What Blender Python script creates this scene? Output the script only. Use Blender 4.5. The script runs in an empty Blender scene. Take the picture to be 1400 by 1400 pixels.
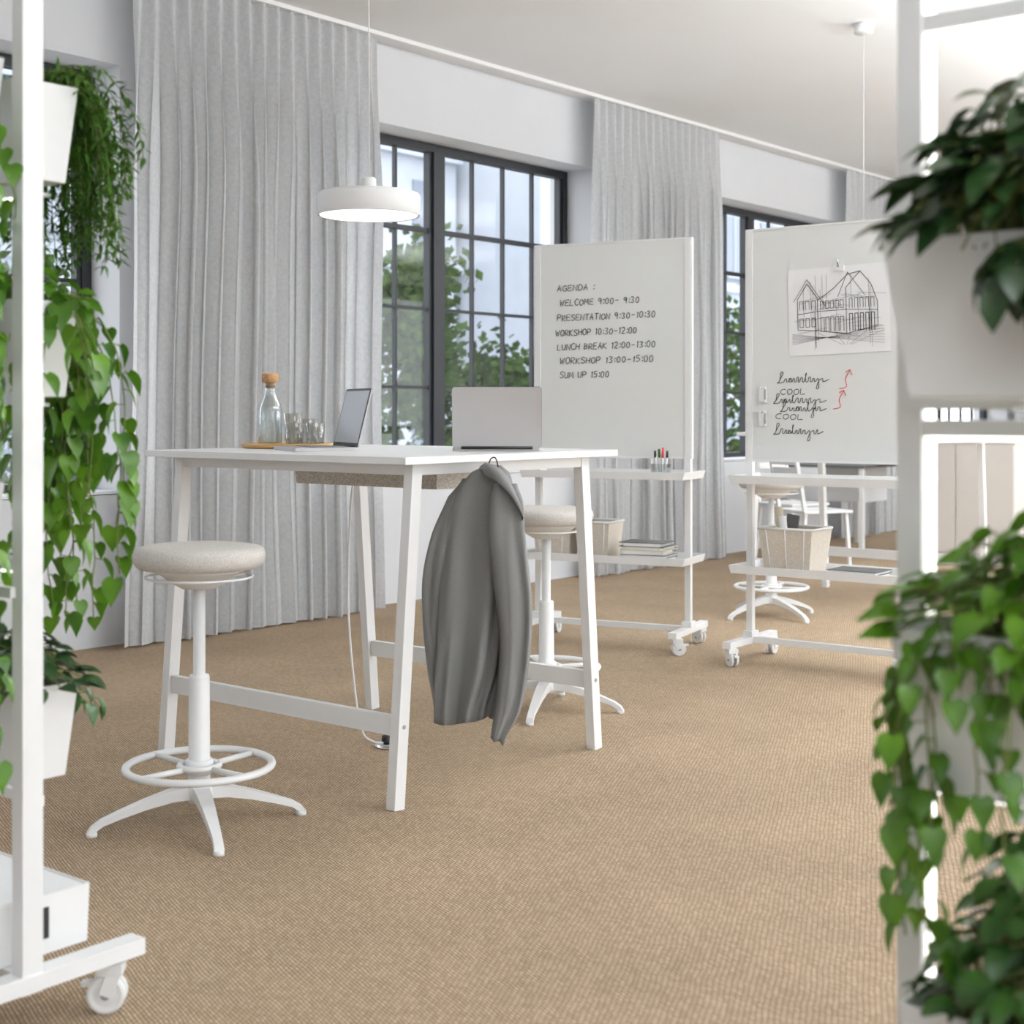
import bpy, math, random
from mathutils import Vector, Matrix, noise
random.seed(7)
R=random.random
def U(a,b): return a+(b-a)*random.random()
A=math.radians(39.1)
bpy.context.scene.view_settings.view_transform='Standard'

# ---------------------------------------------------------------- materials
def new_mat(name,col,rough=.5,metal=0,var=.04,scale=20,bump=0,bscale=200,trans=0,emit=0,translucent=0,coat=0,spec=.5):
    m=bpy.data.materials.new(name); m.use_nodes=True
    nt=m.node_tree; N=nt.nodes; L=nt.links
    p=N['Principled BSDF']; out=N['Material Output']
    tc=N.new('ShaderNodeTexCoord')
    nz=N.new('ShaderNodeTexNoise'); nz.inputs['Scale'].default_value=scale; nz.inputs['Detail'].default_value=4
    L.new(tc.outputs['Object'],nz.inputs['Vector'])
    cr=N.new('ShaderNodeValToRGB')
    cr.color_ramp.elements[0].position=.3; cr.color_ramp.elements[1].position=.7
    cr.color_ramp.elements[0].color=tuple(max(0,c*(1-var)) for c in col)+(1,)
    cr.color_ramp.elements[1].color=tuple(min(1,c*(1+var)) for c in col)+(1,)
    L.new(nz.outputs['Fac'],cr.inputs['Fac']); L.new(cr.outputs['Color'],p.inputs['Base Color'])
    p.inputs['Roughness'].default_value=rough; p.inputs['Metallic'].default_value=metal
    p.inputs['Transmission Weight'].default_value=trans
    p.inputs['Specular IOR Level'].default_value=spec
    p.inputs['Coat Weight'].default_value=coat
    if emit:
        p.inputs['Emission Color'].default_value=(1,.97,.92,1); p.inputs['Emission Strength'].default_value=emit
    if bump:
        n2=N.new('ShaderNodeTexNoise'); n2.inputs['Scale'].default_value=bscale; n2.inputs['Detail'].default_value=3
        L.new(tc.outputs['Object'],n2.inputs['Vector'])
        b=N.new('ShaderNodeBump'); b.inputs['Strength'].default_value=bump; b.inputs['Distance'].default_value=.004
        L.new(n2.outputs['Fac'],b.inputs['Height']); L.new(b.outputs['Normal'],p.inputs['Normal'])
    if translucent:
        t=N.new('ShaderNodeBsdfTranslucent'); L.new(cr.outputs['Color'],t.inputs['Color'])
        mx=N.new('ShaderNodeMixShader'); mx.inputs[0].default_value=translucent
        L.new(p.outputs[0],mx.inputs[1]); L.new(t.outputs[0],mx.inputs[2]); L.new(mx.outputs[0],out.inputs['Surface'])
    return m
M={}
M['white']=new_mat('white_powder_coat',(.80,.80,.795),.4,var=.01)
M['top']=new_mat('white_laminate',(.82,.82,.82),.35,var=.01)
M['wall']=new_mat('wall_paint',(.66,.67,.69),.9,var=.015,scale=3,bump=.05)
M['ceil']=new_mat('ceiling_paint',(.84,.85,.86),.95,var=.01,scale=2)
M['reveal']=new_mat('reveal_paint',(.78,.79,.82),.9,var=.01)
M['black']=new_mat('dark_window_frame',(.018,.02,.024),.45,var=.1)
M['curtain']=new_mat('grey_linen',(.72,.725,.73),.95,var=.07,scale=55,bump=.3,bscale=350,translucent=.38)
M['seat']=new_mat('beige_wool_felt',(.60,.57,.53),.95,var=.18,scale=260,bump=.4,bscale=500)
M['felt']=new_mat('grey_felt',(.60,.56,.51),.95,var=.3,scale=180)
M['jacket']=new_mat('grey_suiting',(.20,.20,.195),.85,var=.07,scale=300,bump=.2,bscale=600)
M['silver']=new_mat('anodised_aluminium',(.47,.455,.45),.42,metal=.35,var=.01)
M['screen']=new_mat('laptop_screen',(.50,.52,.55),.25,var=.03,scale=2)
M['dark']=new_mat('dark_plastic',(.02,.02,.02),.4)
M['greyp']=new_mat('grey_plastic',(.35,.35,.35),.4)
M['bamboo']=new_mat('bamboo',(.60,.36,.14),.45,var=.12,scale=15)
M['cork']=new_mat('cork',(.50,.28,.13),.9,var=.25,scale=120)
M['board']=new_mat('whiteboard_enamel',(.74,.75,.73),.3,var=.005)
M['ink']=new_mat('black_marker',(.02,.02,.022),.6)
M['ink2']=new_mat('pencil_grey',(.05,.05,.05),.7)
M['red']=new_mat('red_marker',(.7,.04,.05),.6)
M['paper']=new_mat('paper',(.84,.84,.84),.8,var=.01)
M['lampon']=new_mat('lamp_diffuser',(.9,.9,.9),.5,emit=3)
M['led']=new_mat('led_strip',(.9,.9,.9),.5,emit=2.5)  # grow-light bars; also glows as the lit edge of a post
M['basket']=new_mat('beige_mesh',(.60,.54,.46),.9,var=.1,scale=100)
M['panel']=new_mat('pale_cabinet',(.66,.62,.58),.7,var=.01)
M['book']=new_mat('book_cover',(.66,.60,.46),.7)
M['book2']=new_mat('book_cover_dark',(.12,.12,.12),.7)
M['stem']=new_mat('plant_stem',(.16,.20,.05),.6)
M['soil']=new_mat('soil',(.05,.035,.02),.95,var=.3,scale=60)
M['bark']=new_mat('bark',(.12,.09,.06),.9,var=.3)
M['chrome']=new_mat('chrome',(.7,.7,.7),.15,metal=1)
def leafmat(name,c1,c2,rough=.35,tl=.3,spec=.5):
    m=new_mat(name,c1,rough,var=.3,scale=9,translucent=tl,spec=spec)
    cr=[n for n in m.node_tree.nodes if n.type=='VALTORGB'][0]
    cr.color_ramp.elements[0].color=c1+(1,); cr.color_ramp.elements[1].color=c2+(1,)
    return m
M['leaf']=leafmat('pothos_leaf',(.035,.12,.008),(.15,.33,.022))
M['leafd']=leafmat('dark_leaf',(.014,.04,.012),(.035,.09,.022),.3,.12)
M['leafr']=leafmat('round_leaf',(.02,.075,.015),(.09,.21,.04),.25,.2)
M['fern']=leafmat('fern_leaf',(.035,.11,.010),(.12,.29,.03),.5,.35)
M['treeleaf']=leafmat('tree_leaf',(.012,.03,.006),(.055,.10,.018),.8,.12,.1)
M['facade']=new_mat('stone_facade',(.38,.41,.46),.9,var=.06,scale=1.5)
M['facwin']=new_mat('facade_window',(.18,.21,.26),.3)
M['pave']=new_mat('street_paving',(.4,.4,.4),.9)

def pane_mat():
    m=bpy.data.materials.new('window_glass'); m.use_nodes=True
    nt=m.node_tree; N=nt.nodes; L=nt.links; N.remove(N['Principled BSDF'])
    t=N.new('ShaderNodeBsdfTransparent'); g=N.new('ShaderNodeBsdfGlossy'); g.inputs['Roughness'].default_value=.02
    mx=N.new('ShaderNodeMixShader'); mx.inputs[0].default_value=.04
    L.new(t.outputs[0],mx.inputs[1]); L.new(g.outputs[0],mx.inputs[2]); L.new(mx.outputs[0],N['Material Output'].inputs['Surface'])
    return m
M['pane']=pane_mat()
def glass_mat():
    m=bpy.data.materials.new('thin_clear_glass'); m.use_nodes=True
    nt=m.node_tree; N=nt.nodes; L=nt.links; N.remove(N['Principled BSDF'])
    t=N.new('ShaderNodeBsdfTransparent'); t.inputs['Color'].default_value=(.91,.93,.93,1)
    g=N.new('ShaderNodeBsdfGlossy'); g.inputs['Roughness'].default_value=.03
    lw=N.new('ShaderNodeLayerWeight'); lw.inputs['Blend'].default_value=.35
    cr=N.new('ShaderNodeMapRange'); cr.inputs['To Min'].default_value=.05; cr.inputs['To Max'].default_value=.7
    L.new(lw.outputs['Facing'],cr.inputs['Value'])
    mx=N.new('ShaderNodeMixShader'); L.new(cr.outputs[0],mx.inputs[0])
    L.new(t.outputs[0],mx.inputs[1]); L.new(g.outputs[0],mx.inputs[2]); L.new(mx.outputs[0],N['Material Output'].inputs['Surface'])
    return m
M['glass']=glass_mat()

def floor_mat():
    m=bpy.data.materials.new('woven_sisal_carpet'); m.use_nodes=True
    nt=m.node_tree; N=nt.nodes; L=nt.links; p=N['Principled BSDF']
    geo=N.new('ShaderNodeNewGeometry')
    mp=N.new('ShaderNodeMapping'); mp.inputs['Rotation'].default_value=(0,0,math.radians(20))
    L.new(geo.outputs['Position'],mp.inputs['Vector'])
    wob=N.new('ShaderNodeTexNoise'); wob.inputs['Scale'].default_value=9
    L.new(mp.outputs[0],wob.inputs['Vector'])
    add=N.new('ShaderNodeMixRGB'); add.blend_type='ADD'; add.inputs[0].default_value=.016
    L.new(mp.outputs[0],add.inputs[1]); L.new(wob.outputs['Color'],add.inputs[2])
    br=N.new('ShaderNodeTexBrick'); br.offset=.5
    br.inputs['Scale'].default_value=1; br.inputs['Brick Width'].default_value=.017; br.inputs['Row Height'].default_value=.0085
    br.inputs['Mortar Size'].default_value=.0024; br.inputs['Mortar Smooth'].default_value=1
    br.inputs['Color1'].default_value=(.60,.46,.325,1); br.inputs['Color2'].default_value=(.45,.34,.23,1)
    br.inputs['Mortar'].default_value=(.19,.125,.07,1)
    L.new(add.outputs[0],br.inputs['Vector'])
    n=N.new('ShaderNodeTexNoise'); n.inputs['Scale'].default_value=2.2; n.inputs['Detail'].default_value=6
    L.new(geo.outputs['Position'],n.inputs['Vector'])
    cr=N.new('ShaderNodeValToRGB'); cr.color_ramp.elements[0].color=(.88,.88,.88,1); cr.color_ramp.elements[1].color=(1.0,1.0,1.0,1)
    cr.color_ramp.elements[0].position=.35; cr.color_ramp.elements[1].position=.65
    L.new(n.outputs['Fac'],cr.inputs['Fac'])
    mu=N.new('ShaderNodeMixRGB'); mu.blend_type='MULTIPLY'; mu.inputs[0].default_value=1
    L.new(br.outputs['Color'],mu.inputs[1]); L.new(cr.outputs['Color'],mu.inputs[2])
    L.new(mu.outputs[0],p.inputs['Base Color'])
    b=N.new('ShaderNodeBump'); b.invert=True; b.inputs['Strength'].default_value=.7; b.inputs['Distance'].default_value=.003
    L.new(br.outputs['Fac'],b.inputs['Height']); L.new(b.outputs['Normal'],p.inputs['Normal'])
    p.inputs['Roughness'].default_value=.95; p.inputs['Specular IOR Level'].default_value=.15
    return m
M['floor']=floor_mat()

# ---------------------------------------------------------------- builder
class B:
    def __init__(s): s.v=[];s.f=[];s.m=[];s.s=[];s.mats=[]
    def mi(s,k):
        if k not in s.mats: s.mats.append(k)
        return s.mats.index(k)
    def add(s,vs,fs,mat,smooth=False):
        o=len(s.v); s.v+= [tuple(v) for v in vs]; i=s.mi(mat)
        for f in fs: s.f.append([o+a for a in f]); s.m.append(i); s.s.append(smooth)
    def box(s,c,d,mat,rot=None,taper=1.0,tx=None,ty=None):
        tx=taper if tx is None else tx; ty=taper if ty is None else ty
        vs=[]
        for z in(-1,1):
            kx=tx if z<0 else 1; ky=ty if z<0 else 1
            for x,y in((-1,-1),(1,-1),(1,1),(-1,1)):
                v=Vector((x*d[0]/2*kx,y*d[1]/2*ky,z*d[2]/2))
                if rot: v=rot@v
                vs.append(v+Vector(c))
        s.add(vs,[(3,2,1,0),(4,5,6,7),(0,1,5,4),(1,2,6,5),(2,3,7,6),(3,0,4,7)],mat)
    def rbox(s,c,d,r,mat,rot=None,n=6):
        # slab in local XZ with rounded corners, thickness d[1]
        pts=[]
        for cx,cz,a0 in((1,1,0),(-1,1,90),(-1,-1,180),(1,-1,270)):
            for k in range(n+1):
                a=math.radians(a0+90*k/n); pts.append((cx*(d[0]/2-r)+r*math.cos(a),cz*(d[2]/2-r)+r*math.sin(a)))
        vs=[];m=len(pts)
        for yy in(-d[1]/2,d[1]/2):
            for x,z in pts:
                v=Vector((x,yy,z))
                if rot: v=rot@v
                vs.append(v+Vector(c))
        fs=[tuple(range(m)),tuple(range(2*m-1,m-1,-1))]+[(i,m+i,m+(i+1)%m,(i+1)%m) for i in range(m)]
        s.add(vs,fs,mat)
    def open_box(s,c,d,t,mat,k=1.0,inner=None):
        def ring(sx,sy,z): return [(c[0]+a*sx/2,c[1]+b*sy/2,c[2]+z) for a,b in((-1,-1),(1,-1),(1,1),(-1,1))]
        r0=ring(d[0]*k,d[1]*k,0); r1=ring(d[0],d[1],d[2]); r2=ring(d[0]-2*t,d[1]-2*t,d[2]); r3=ring(d[0]*k-2*t,d[1]*k-2*t,t)
        fs=[(3,2,1,0)]
        for a in range(3):
            for i in range(4):
                j=(i+1)%4; fs.append((a*4+i,a*4+j,a*4+4+j,a*4+4+i))
        fs.append((12,13,14,15))
        s.add(r0+r1+r2+r3,fs,mat)
    def lathe(s,c,prof,mat,n=32,smooth=True,rot=None):
        vs=[];fs=[]
        for r,z in prof:
            for i in range(n):
                a=2*math.pi*i/n; v=Vector((r*math.cos(a),r*math.sin(a),z))
                if rot: v=rot@v
                vs.append(v+Vector(c))
        for k in range(len(prof)-1):
            for i in range(n):
                j=(i+1)%n; fs.append((k*n+i,k*n+j,k*n+n+j,k*n+n+i))
        if prof[0][0]>1e-6: fs.append(tuple(range(n-1,-1,-1)))
        if prof[-1][0]>1e-6: fs.append(tuple((len(prof)-1)*n+i for i in range(n)))
        s.add(vs,fs,mat,smooth)
    def cyl(s,p0,p1,r0,r1,mat,n=16,smooth=True):
        p0=Vector(p0);p1=Vector(p1);d=p1-p0
        q=d.to_track_quat('Z','Y').to_matrix()
        s.lathe(p0,[(r0,0),(r1,d.length)],mat,n,smooth,q)
    def tube(s,pts,r,mat,n=8,closed=False,radii=None):
        pts=[Vector(p) for p in pts]; m=len(pts); vs=[];fs=[]
        up=Vector((0,0,1)); pn=None
        for i,p in enumerate(pts):
            if closed: t=pts[(i+1)%m]-pts[i-1]
            else: t=pts[min(i+1,m-1)]-pts[max(i-1,0)]
            if t.length<1e-9: t=Vector((0,0,1))
            t.normalize()
            if pn is None:
                a=up if abs(t.z)<.95 else Vector((1,0,0)); pn=t.cross(a).normalized()
            else:
                pn=(pn-t*pn.dot(t))
                if pn.length<1e-6: pn=t.orthogonal()
                pn.normalize()
            bn=t.cross(pn); rr=radii[i] if radii else r
            for k in range(n):
                a=2*math.pi*k/n; vs.append(p+pn*math.cos(a)*rr+bn*math.sin(a)*rr)
        for i in range(m if closed else m-1):
            i2=(i+1)%m
            for k in range(n):
                k2=(k+1)%n; fs.append((i*n+k,i2*n+k,i2*n+k2,i*n+k2))
        if not closed: fs.append(tuple(range(n))); fs.append(tuple((m-1)*n+k for k in range(n-1,-1,-1)))
        s.add(vs,fs,mat,True)
    def torus(s,c,Rr,r,mat,n=48,k=10,flat=1):
        vs=[];fs=[]
        for i in range(n):
            a=2*math.pi*i/n
            for j in range(k):
                b=2*math.pi*j/k; rr=Rr+r*math.cos(b); vs.append((c[0]+rr*math.cos(a),c[1]+rr*math.sin(a),c[2]+r*flat*math.sin(b)))
        for i in range(n):
            for j in range(k):
                fs.append((i*k+j,((i+1)%n)*k+j,((i+1)%n)*k+(j+1)%k,i*k+(j+1)%k))
        s.add(vs,fs,mat,True)
    def sweep(s,pts,ws,hs,side,mat):
        pts=[Vector(p) for p in pts]; side=Vector(side).normalized(); m=len(pts); vs=[];fs=[]
        for i,p in enumerate(pts):
            t=(pts[min(i+1,m-1)]-pts[max(i-1,0)]).normalized(); n=side.cross(t).normalized()
            for a,b in((-1,-1),(1,-1),(1,1),(-1,1)):
                vs.append(p+side*a*ws[i]/2+n*b*hs[i]/2)
        for i in range(m-1):
            for k in range(4):
                k2=(k+1)%4; fs.append((i*4+k,i*4+k2,i*4+4+k2,i*4+4+k))
        fs.append((3,2,1,0)); fs.append(tuple((m-1)*4+k for k in range(4)))
        s.add(vs,fs,mat)
    def beam(s,p0,p1,w,h,side,mat): s.sweep([p0,p1],[w,w],[h,h],side,mat)
    def finish(s,name,loc=(0,0,0),rz=0,bevel=0,solid=0,parent=None,subsurf=0):
        me=bpy.data.meshes.new(name); me.from_pydata(s.v,[],s.f); me.update()
        for k in s.mats: me.materials.append(M[k])
        me.polygons.foreach_set('material_index',s.m); me.polygons.foreach_set('use_smooth',s.s)
        o=bpy.data.objects.new(name,me); bpy.context.scene.collection.objects.link(o)
        o.location=loc; o.rotation_euler=(0,0,rz)
        if solid:
            md=o.modifiers.new('solid','SOLIDIFY'); md.thickness=solid
        if bevel:
            md=o.modifiers.new('bevel','BEVEL'); md.width=bevel; md.segments=2; md.limit_method='ANGLE'; md.angle_limit=math.radians(50)
            md.harden_normals=False
        if parent:
            o.parent=parent; o.matrix_parent_inverse=parent.matrix_world.inverted()
        return o
def empty(name,loc=(0,0,0),rz=0):
    e=bpy.data.objects.new(name,None); bpy.context.scene.collection.objects.link(e); e.location=loc; e.rotation_euler=(0,0,rz)
    e.empty_display_size=.1
    bpy.context.view_layer.update(); return e

# ---------------------------------------------------------------- room
XW=-6.2; H=3.42; Y0=-3.0; Y1=20.0; XR=5.0
b=B(); b.box(((XW+XR)/2-.2,(Y0+Y1)/2,-.05),(XR-XW+.8,Y1-Y0+.4,.1),'floor'); b.finish('floor')
b=B(); b.box(((XW+XR)/2-.2,(Y0+Y1)/2,H+.06),(XR-XW+.8,Y1-Y0+.4,.12),'ceil'); b.finish('ceiling')
wins=[(-2.48,.37),(1.62,4.47),(5.72,8.57),(9.82,12.67),(13.92,16.77)]
Z0,Z1=.76,2.94; T=.4
b=B(); y=Y0
for a,c in wins+[(Y1,Y1)]:
    if a>y: b.box((XW-T/2,(y+a)/2,H/2),(T,a-y,H),'wall')
    if c>a:
        b.box((XW-T/2,(a+c)/2,Z0/2),(T,c-a,Z0),'wall'); b.box((XW-T/2,(a+c)/2,(Z1+H)/2),(T,c-a,H-Z1),'wall')
    y=c
b.finish('wall_left')
b=B(); b.box(((XW+XR)/2,Y1+.1,H/2),(XR-XW,.2,H),'wall'); b.finish('wall_far')
b=B()
b.box((XR+.1,(Y0+Y1)/2,.1),(.2,Y1-Y0,.2),'wall'); b.box((XR+.1,(Y0+Y1)/2,H-.08),(.2,Y1-Y0,.16),'wall')
for k in range(6): b.box((XR+.1,Y0+.15+k*(Y1-Y0-.3)/5,H/2),(.2,.3,H),'wall')
b.finish('wall_right')
b=B(); b.box(((XW+XR)/2,Y0-.1,H/2),(XR-XW,.2,H),'wall'); b.finish('wall_back')
b=B(); b.box((-6.03,(Y0+Y1)/2,H-.012),(.05,Y1-Y0-.1,.024),'white'); b.finish('trim_1')
for i,(a,c) in enumerate(wins):
    b=B(); xf=-6.45; f=.055; zb=Z0+.005; zt=Z1-.002
    def bar(ya,yb,za,zb_,d=.07): b.box((xf-.02,(ya+yb)/2,(za+zb_)/2),(d,yb-ya,zb_-za),'black')
    a2=a+.004;c2=c-.004; mid=(a+c)/2
    bar(a2,a2+f,zb,zt);bar(c2-f,c2,zb,zt);bar(a2+f,c2-f,zb,zb+f);bar(a2+f,c2-f,zt-f,zt);bar(mid-.05,mid+.05,zb+f,zt-f,.09)
    zs=[zb+f+(zt-zb-2*f)*k/4 for k in range(5)]
    for (ya,yb) in((a2+f,mid-.05),(mid+.05,c2-f)):
        for s_ in(0,1):
            yy=ya if s_==0 else yb-.028
            bar(yy,yy+.028,zb+f,zt-f,.05)
        for k in range(1,4):
            yy=ya+(yb-ya)*k/4; bar(yy-.009,yy+.009,zb+f,zt-f,.03)
            w=.016 if k==3 else .010
            bar(ya,yb,zs[k]-w,zs[k]+w,.032)
        b.box((xf-.02,(ya+yb)/2,(zb+zt)/2),(.004,yb-ya,zt-zb-2*f),'pane')
    b.finish('window_%d'%(i+1))
    b=B(); b.box((-6.30,(a+c)/2,Z0+.0125),(.22,c-a-.01,.015),'reveal'); b.finish('trim_%d'%(i+2))

# curtains
def curtain(y0,y1,nf,seed,flare=.04):
    rnd=random.Random(seed); n=nf*22; nz=40; vs=[];fs=[]
    ph=[rnd.uniform(-1.1,1.1) for _ in range(nf+3)]; am=[rnd.uniform(.5,1.3) for _ in range(nf+3)]
    zt=H-.028; zbm=.012
    for j in range(nz+1):
        w=j/nz; z=zt+(zbm-zt)*w
        for i in range(n+1):
            t=i/n; q=t*nf; k=int(q); fr=q-k; fr=fr*fr*(3-2*fr)
            p_=ph[k]*(1-fr)+ph[k+1]*fr; a_=am[k]*(1-fr)+am[k+1]*fr
            sp=min(1,w*3); sp=sp*sp*(3-2*sp)
            th=2*math.pi*q+p_*sp*1.8
            amp=(.024+.024*sp)*(1+(a_-1)*sp)
            xx=-6.035+amp*(math.sin(th)+.22*sp*math.sin(2*th+p_*3))+.04*sp*noise.noise(Vector((t*nf*.35,w*2.2,seed)))
            yy=y0+(y1-y0)*t+.018*math.sin(2*th)*sp+(t-.5)*flare*w*2+.04*sp*noise.noise(Vector((t*6,w*1.6,seed+9)))
            vs.append((xx,yy,z))
    for j in range(nz):
        for i in range(n):
            q=j*(n+1)+i; fs.append((q,q+1,q+n+2,q+n+1))
    b=B(); b.add(vs,fs,'curtain',True); b.finish('curtain')
curtain(.4,1.75,13,1); curtain(4.43,6.16,17,2); curtain(8.35,10.05,17,3); curtain(12.3,14.1,16,4); curtain(16.6,18.2,14,5)

# ---------------------------------------------------------------- outside
b=B(); b.box((-30,12,-6.1),(46,70,.2),'pave'); b.finish('ground')
def building(x,y0,y1,h,seed):
    b=B(); b.box((x-5,(y0+y1)/2,h/2-6),(10,y1-y0,h),'facade')
    n=int((y1-y0)/2.4)
    for k in range(n):
        yy=y0+(k+.5)*(y1-y0)/n; z=-4
        while z<h-8.4:
            b.box((x+.02,yy,z+1),(.08,1.1,2.0),'facwin'); b.box((x+.1,yy,z-.1),(.25,1.4,.12),'facade')
            b.box((x+.06,yy,z+1),(.06,.07,2.0),'facade')
            z+=3.3
    for z in(-1.2,5.4,h-6.3): b.box((x+.12,(y0+y1)/2,z),(.35,y1-y0,.3),'facade')
    b.finish('building')
building(-27,-4,16,17,1); building(-29,16.3,33,15,2); building(-26,33.3,60,19,3)
def tree(x,y,top,r,seed,n=2600):
    rnd=random.Random(seed); b=B()
    b.tube([(x,y,-6),(x+.1,y,-2),(x,y+.1,top-r)],.1,'bark',8,radii=[.18,.13,.05])
    cl=[]
    for k in range(26):
        a=rnd.uniform(0,6.28); rr=r*math.sqrt(rnd.random())*.85; zz=top-.25-rnd.random()*r*2.4
        c=Vector((x+rr*math.cos(a),y+rr*math.sin(a),zz)); cl.append((c,rnd.uniform(.25,.5)*r*.8))
        b.tube([(x,y,zz-.5),tuple((Vector((x,y,zz-.3))+c)/2),tuple(c)],.02,'bark',4)
    vs=[];fs=[]
    for k in range(n):
        c,cr=cl[rnd.randrange(len(cl))]
        d=Vector((rnd.gauss(0,1),rnd.gauss(0,1),rnd.gauss(0,1)))*cr*.55
        p=c+d; s_=rnd.uniform(.05,.10)
        e1=Vector((rnd.gauss(0,1),rnd.gauss(0,1),rnd.gauss(0,1))).normalized(); e2=e1.orthogonal().normalized()
        o=len(vs); vs+=[p-e1*s_,p+e2*s_*.6,p+e1*s_,p-e2*s_*.6]; fs.append((o,o+1,o+2,o+3))
    b.add(vs,fs,'treeleaf'); b.finish('tree')
tree(-11.6,6.9,2.4,1.3,11,3200); tree(-12.2,12.2,3.35,1.15,12,3600); tree(-12.0,14.2,2.05,1.05,13,3000)
tree(-12.4,20.6,2.9,1.5,14,3000); tree(-12,26,2.6,1.4,15,2000)

# ---------------------------------------------------------------- standing table
def table(loc,name='standing_table'):
    b=B(); hx,hy=.62,.54; zt=1.05
    b.box((0,0,zt-.011),(2*hx,2*hy,.022),'top')
    for sy in(-1,1): b.box((0,sy*.425,zt-.022-.018),(1.09,.03,.036),'white')
    for sx in(-1,1): b.box((sx*.545,0,zt-.022-.018),(.03,.82,.036),'white')
    for sx in(-1,1):
        for sy in(-1,1):
            b.beam((sx*.545,sy*.505,0.0),(sx*.545,sy*.425,zt-.022),.036,.044,(1,0,0),'white')
            b.lathe((sx*.563,sy*.4865,.245),[(0,.0),(.007,.0),(.007,.003),(0,.003)],'greyp',12,False,Matrix.Rotation(math.radians(90)*sx,3,'Y'))
    for sy in(-1,1): b.box((0,sy*.4865,.245),(1.05,.024,.060),'white')
    b.box((-.03,.02,zt-.022-.012),(.5,.03,.024),'white')
    b.open_box((-.03,.02,zt-.125),(.70,.17,.095),.008,'felt',.97)
    return b.finish(name,loc,0,.0025)
TX,TY=-3.54,3.64
table((TX,TY,0)); table((-3.97,8.39,0))
b=B()
pts=[(-.20,.06,.95),(-.21,.05,.8),(-.20,.03,.5),(-.14,.0,.22),(-.08,-.02,.06),(-.05,0,.02),(-.02,.03,.012)]
def smoothp(pts,k=8):
    pts=[Vector(p) for p in pts]; out=[]
    for i in range(len(pts)-1):
        p0=pts[max(i-1,0)];p1=pts[i];p2=pts[i+1];p3=pts[min(i+2,len(pts)-1)]
        for j in range(k):
            t=j/k; out.append(.5*((2*p1)+(-p0+p2)*t+(2*p0-5*p1+4*p2-p3)*t*t+(-p0+3*p1-3*p2+p3)*t**3))
    out.append(pts[-1]); return out
b.tube(smoothp(pts),.004,'white',8)
b.lathe((0,.05,0),[(.062,0),(.062,.006),(.055,.012),(0,.013)],'chrome',28)
b.lathe((-.02,.045,.012),[(.019,0),(.019,.022),(.012,.028),(0,.028)],'dark',16)
b.lathe((.028,.06,.012),[(.017,0),(.017,.018),(.010,.024),(0,.024)],'dark',16)
b.finish('floor_socket',(TX-.03,TY+.03,0))

# ---------------------------------------------------------------- stools
def stool(loc,rz):
    b=B()
    for k in range(4):
        a=rz+k*math.pi/2; d=Vector((math.cos(a),math.sin(a),0)); sd=Vector((-math.sin(a),math.cos(a),0))
        pr=[(.015,.100),(.08,.094),(.15,.077),(.22,.055),(.27,.037),(.293,.022),(.302,.008)]
        b.sweep([d*r+Vector((0,0,z)) for r,z in pr],[.046,.042,.036,.030,.026,.026,.028],[.036,.031,.025,.020,.017,.017,.017],sd,'white')
        b.lathe(tuple(d*.297),[(.015,0),(.015,.012),(0,.013)],'white',14)
    b.lathe((0,0,.07),[(.036,0),(.04,.02),(.04,.05),(.031,.055),(.029,.355),(.027,.362),(.017,.364),(.017,.62),(.0,.62)],'white',28)
    b.torus((0,0,.172),.205,.012,'white',64,10,.9)
    b.torus((0,0,.172),.055,.010,'white',32,8)
    for k in range(4):
        a=rz+.5+k*math.pi/2
        b.cyl((.03*math.cos(a),.03*math.sin(a),.168),(.2*math.cos(a),.2*math.sin(a),.172),.009,.009,'white',8)
    b.lathe((0,0,.15),[(.036,0),(.040,.006),(.040,.036),(.036,.042)],'white',24)
    b.lathe((0,0,.68),[(.02,0),(.05,.0),(.085,.02),(.115,.045),(.15,.055),(.15,.063),(0,.063)],'white',32)
    b.torus((0,0,.712),.150,.0035,'white',56,8)
    for k in range(4):
        a=rz+k*math.pi/2+.3
        b.cyl((.06*math.cos(a),.06*math.sin(a),.70),(.15*math.cos(a),.15*math.sin(a),.712),.0035,.0035,'white',8)
    b.lathe((0,0,.738),[(.0,0),(.165,0),(.176,.006),(.184,.018),(.188,.034),(.185,.048),(.176,.058),(.155,.063),(.08,.065),(0,.065)],'seat',64)
    return b.finish('padded_stool',loc,0,.0)
stool((-3.316,2.662,0),math.radians(202)+A)
stool((-3.53,4.56,0),math.radians(205)+A+.9)
stool((-4.11,7.42,0),math.radians(30)+A)

# ---------------------------------------------------------------- casters & whiteboards
def caster(b,x,y,a=0.4,r=.034,ztop=.085):
    d=Vector((math.cos(a),math.sin(a),0)); sd=Vector((-math.sin(a),math.cos(a),0))
    c=Vector((x,y,0))+d*.02+Vector((0,0,r))
    rot=sd.to_track_quat('Z','Y').to_matrix()
    for s_ in(-1,1):
        b.lathe(c+sd*(s_*.013-.007),[(.0,0),(r*.62,0),(r*.62,.002),(r*.85,.001),(r,.003),(r,.011),(r*.85,.014),(r*.62,.012),(0,.014)],'white',28,False,rot)
        b.lathe(c+sd*(s_*.021-.001),[(.0,0),(.009,0),(.009,.002),(0,.002)],'greyp',14,True,rot)
        b.beam(c+sd*s_*.024,Vector((x,y,ztop-.012))+sd*s_*.02,.004,r*.75,sd,'white')
    b.box((x+d.x*.012,y+d.y*.012,ztop-.016),(.05,.048,.022),'white',Matrix.Rotation(a,3,'Z'))
    b.beam(c,Vector((x,y,ztop-.01)),.012,.03,sd,'white')
    b.cyl((x,y,ztop-.03),(x,y,ztop),.011,.011,'white',12)
    b.box((x+d.x*.055,y+d.y*.055,r*1.5),(.03,.022,.008),'white',Matrix.Rotation(a,3,'Z'))
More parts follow.
